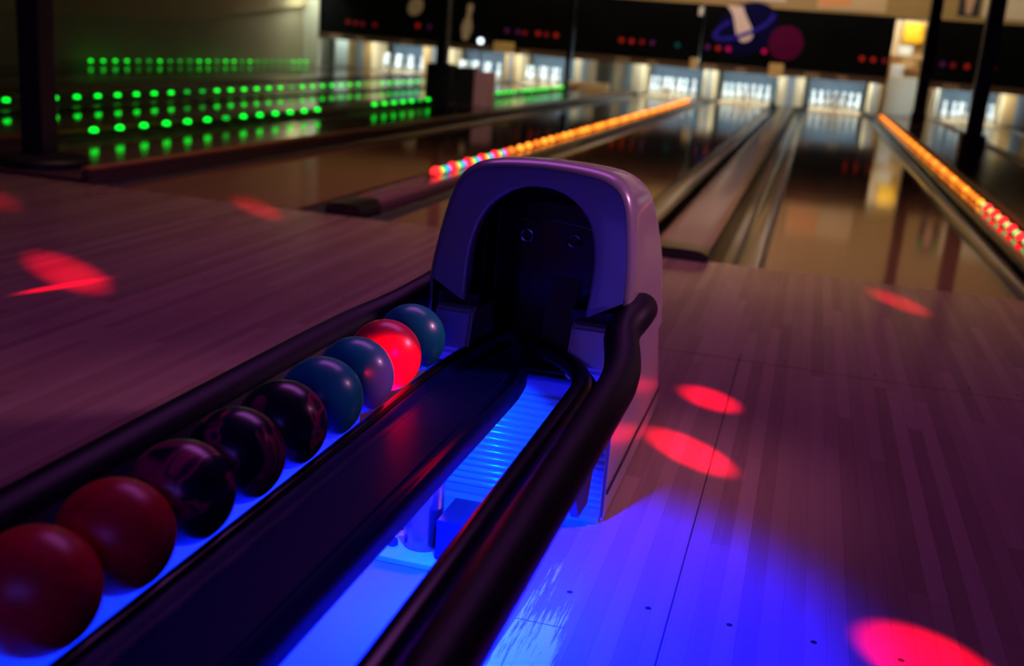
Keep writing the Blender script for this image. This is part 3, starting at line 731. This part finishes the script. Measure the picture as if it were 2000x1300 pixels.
def lift(y): return 0.030*max(0.0, min(1.0, (y-1.86)/0.16))**1.5
for d, zz in ((0.02, .300), (0.0, .303), (-0.0005, .322), (0.003, .331), (0.009, .335), (0.016, .333), (0.021, .328), (0.027, .3262), (0.034, .3262), (0.037, .3285), (0.041, .3285)):
    rows.append([Vector((p.x, p.y, zz+lift(p.y))) for p in inset(TO, d)])
V = grid_skin(bm, rows, closed=True); bm.faces.new(V[-1]); bm.faces.new(V[0][::-1])
tray = brl('center_tray', bm, 'tray_plastic')
for (x, y) in ((-0.535, 1.935), (-0.505, 1.925)):
    bm = B(); lathe(bm, [(0.006, 0), (0.0065, 0.003), (0.004, 0.006), (0, 0.007)], 12, (x, y, 0.333+lift(y))); brl('tray_screw', bm, 'dark_steel', tray)
# track rails
def path_l(x, xe): return fillet([(x, 0.42, .324), (x, 1.79, .324), (x+(xe-x)*0.28, 1.885, .330), (xe, 2.02, .345)], 0.07, 8)
brl('track_rail', tube(B(), path_l(-0.6075, -0.565), 0.0105, 12), 'track_black')
brl('track_rail', tube(B(), path_l(-0.7065, -0.60), 0.0105, 12), 'track_black')
brl('track_rail', tube(B(), fillet([(-0.322, 0.42, .345), (-0.322, 1.785, .345), (-0.352, 1.875, .348), (-0.462, 1.985, .352)], 0.055, 10), 0.0185, 16), 'track_black')
brl('rail_trim', tube(B(), fillet([(-0.298, 0.42, .334), (-0.298, 1.79, .334), (-0.318, 1.85, .338), (-0.36, 1.92, .34)], 0.05, 10), 0.0065, 10), 'track_black')
# outer padded rails
def rail(xs, name='outer_rail'):
    pts_ = fillet([(xs(-0.247), 0.40, .388), (xs(-0.247), 1.70, .388), (xs(-0.258), 1.80, .396), (xs(-0.284), 1.90, .420), (xs(-0.270), 1.985, .436), (xs(-0.270), 2.05, .436)], [0, .06, .05, .05, .04, 0], 8)
    brl(name, tube(B(), pts_, 0.0325, 22), 'rail_rubber')
rail(lambda x: x)
pts_ = fillet([(-0.775, 0.40, .388), (-0.775, 1.62, .388), (-0.765, 1.80, .392), (-0.735, 1.90, .402), (-0.700, 1.99, .425), (-0.695, 2.05, .43)], [0, .06, .05, .05, .04, 0], 8)
brl('outer_rail', tube(B(), pts_, 0.0325, 22), 'rail_rubber')
brl('blue_spill_shield', prism(B(), [(-0.765, 0.362), (-0.742, 0.398), (-0.704, 0.322), (-0.704, 0.308)], 'y', 0.42, 1.84), 'cavity_black')  # dark strip added and shaped to keep blue bounce off the left rail
# skirts and crossbars under the rails
brl('side_skirt', box(B(), -0.800, -0.792, 0.42, 1.90, 0.06, 0.315, 0.003), 'plate_white')
for y in (1.93,): brl('crossbar', box(B(), -0.66, -0.31, y-0.011, y+0.011, 0.298, 0.311, 0.003), 'black_plastic')
# lamp bar under the tray, support post with its base plate
lb = brl('lamp_bar', box(B(), -0.56, -0.48, 0.50, 1.75, 0.287, 0.298, 0.003), 'black_plastic')
brl('lamp_lens', box(B(), -0.55, -0.49, 0.52, 1.73, 0.284, 0.2868), 'lamp_lens', lb)
post = brl('support_post', cyl(B(), (-0.585, 1.725, 0.012), (-0.585, 1.725, 0.30), 0.036, 24), 'steel')
bas = brl('base_plate', box(B(), -0.68, -0.44, 1.65, 1.815, 0.0, 0.012, 0.002), 'plate_white')
brl('plate_bracket', box(B(), -0.545, -0.47, 1.675, 1.785, 0.012, 0.09, 0.004), 'black_plastic', bas)
brl('plate_bolt', cyl(B(), (-0.635, 1.70, 0.012), (-0.635, 1.70, 0.022), 0.011, 6), 'dark_steel', bas)
brl('plate_bolt', cyl(B(), (-0.64, 1.775, 0.012), (-0.64, 1.775, 0.03), 0.014, 6), 'dark_steel', bas)
brl('lower_pan', box(B(), -0.76, -0.40, 0.30, 1.640, 0.0, 0.006, 0.002), 'lower_pan')
brl('rail_bracket', prism(B(), [(1.40, 0.36), (1.52, 0.36), (1.545, 0.30), (1.52, 0.245), (1.45, 0.25), (1.40, 0.31)], 'x', -0.262, -0.250), 'black_plastic')

# ------------------------------------------------------------------ bowling balls
BALLS = [('red_ball', 'large dull red bowling ball at the front of the rack'),
         ('red_ball', 'dull red bowling ball second from the front'),
         ('swirl_ball_0', 'dark red-swirled bowling ball touching the second red ball'),
         ('swirl_ball_1', 'middle one of three dark swirled bowling balls'),
         ('swirl_ball_2', 'dark swirled bowling ball touching a teal blue ball'),
         ('blue_ball', 'teal blue bowling ball next to the dark swirled balls'),
         ('blue_ball', 'blue bowling ball in front of the bright red ball'),
         ('bright_red_ball', 'glowing bright red speckled bowling ball'),
         ('blue_ball', 'last blue bowling ball nearest the hood')]
bms = B(); bmesh.ops.create_uvsphere(bms, u_segments=64, v_segments=32, radius=0.0635); ball_me = bpy.data.meshes.new('bowling_ball'); bms.to_mesh(ball_me); bms.free(); ball_me.shade_smooth()
for i, (mt, lab) in enumerate(BALLS):
    me = ball_me.copy(); me.materials.append(MATS[mt])
    o = bpy.data.objects.new('bowling_ball', me); COL.objects.link(o)
    o.location = (-0.6569, 0.7828+0.1275*i, 0.3807); o.rotation_euler = (0.7*i, 1.1*i, 0.4*i)
    tag(o, lab, 'bowling ball', 'bowling balls on the rack')

# worn white tape left on the approach
def tape(pts, label): tag(link('floor_tape', prism(B(), pts, 'z', 0.0, 0.0008), 'worn_tape', None, False), label, 'tape', 'worn tape on the floor')
tape([(-0.372, 1.28), (-0.262, 1.28), (-0.267, 1.555), (-0.356, 1.555)], 'worn whitish floor tape under the right rail, nearer piece')
tape([(-0.356, 1.558), (-0.270, 1.558), (-0.275, 1.80), (-0.345, 1.80)], 'worn whitish floor tape under the right rail, farther scuffed piece')
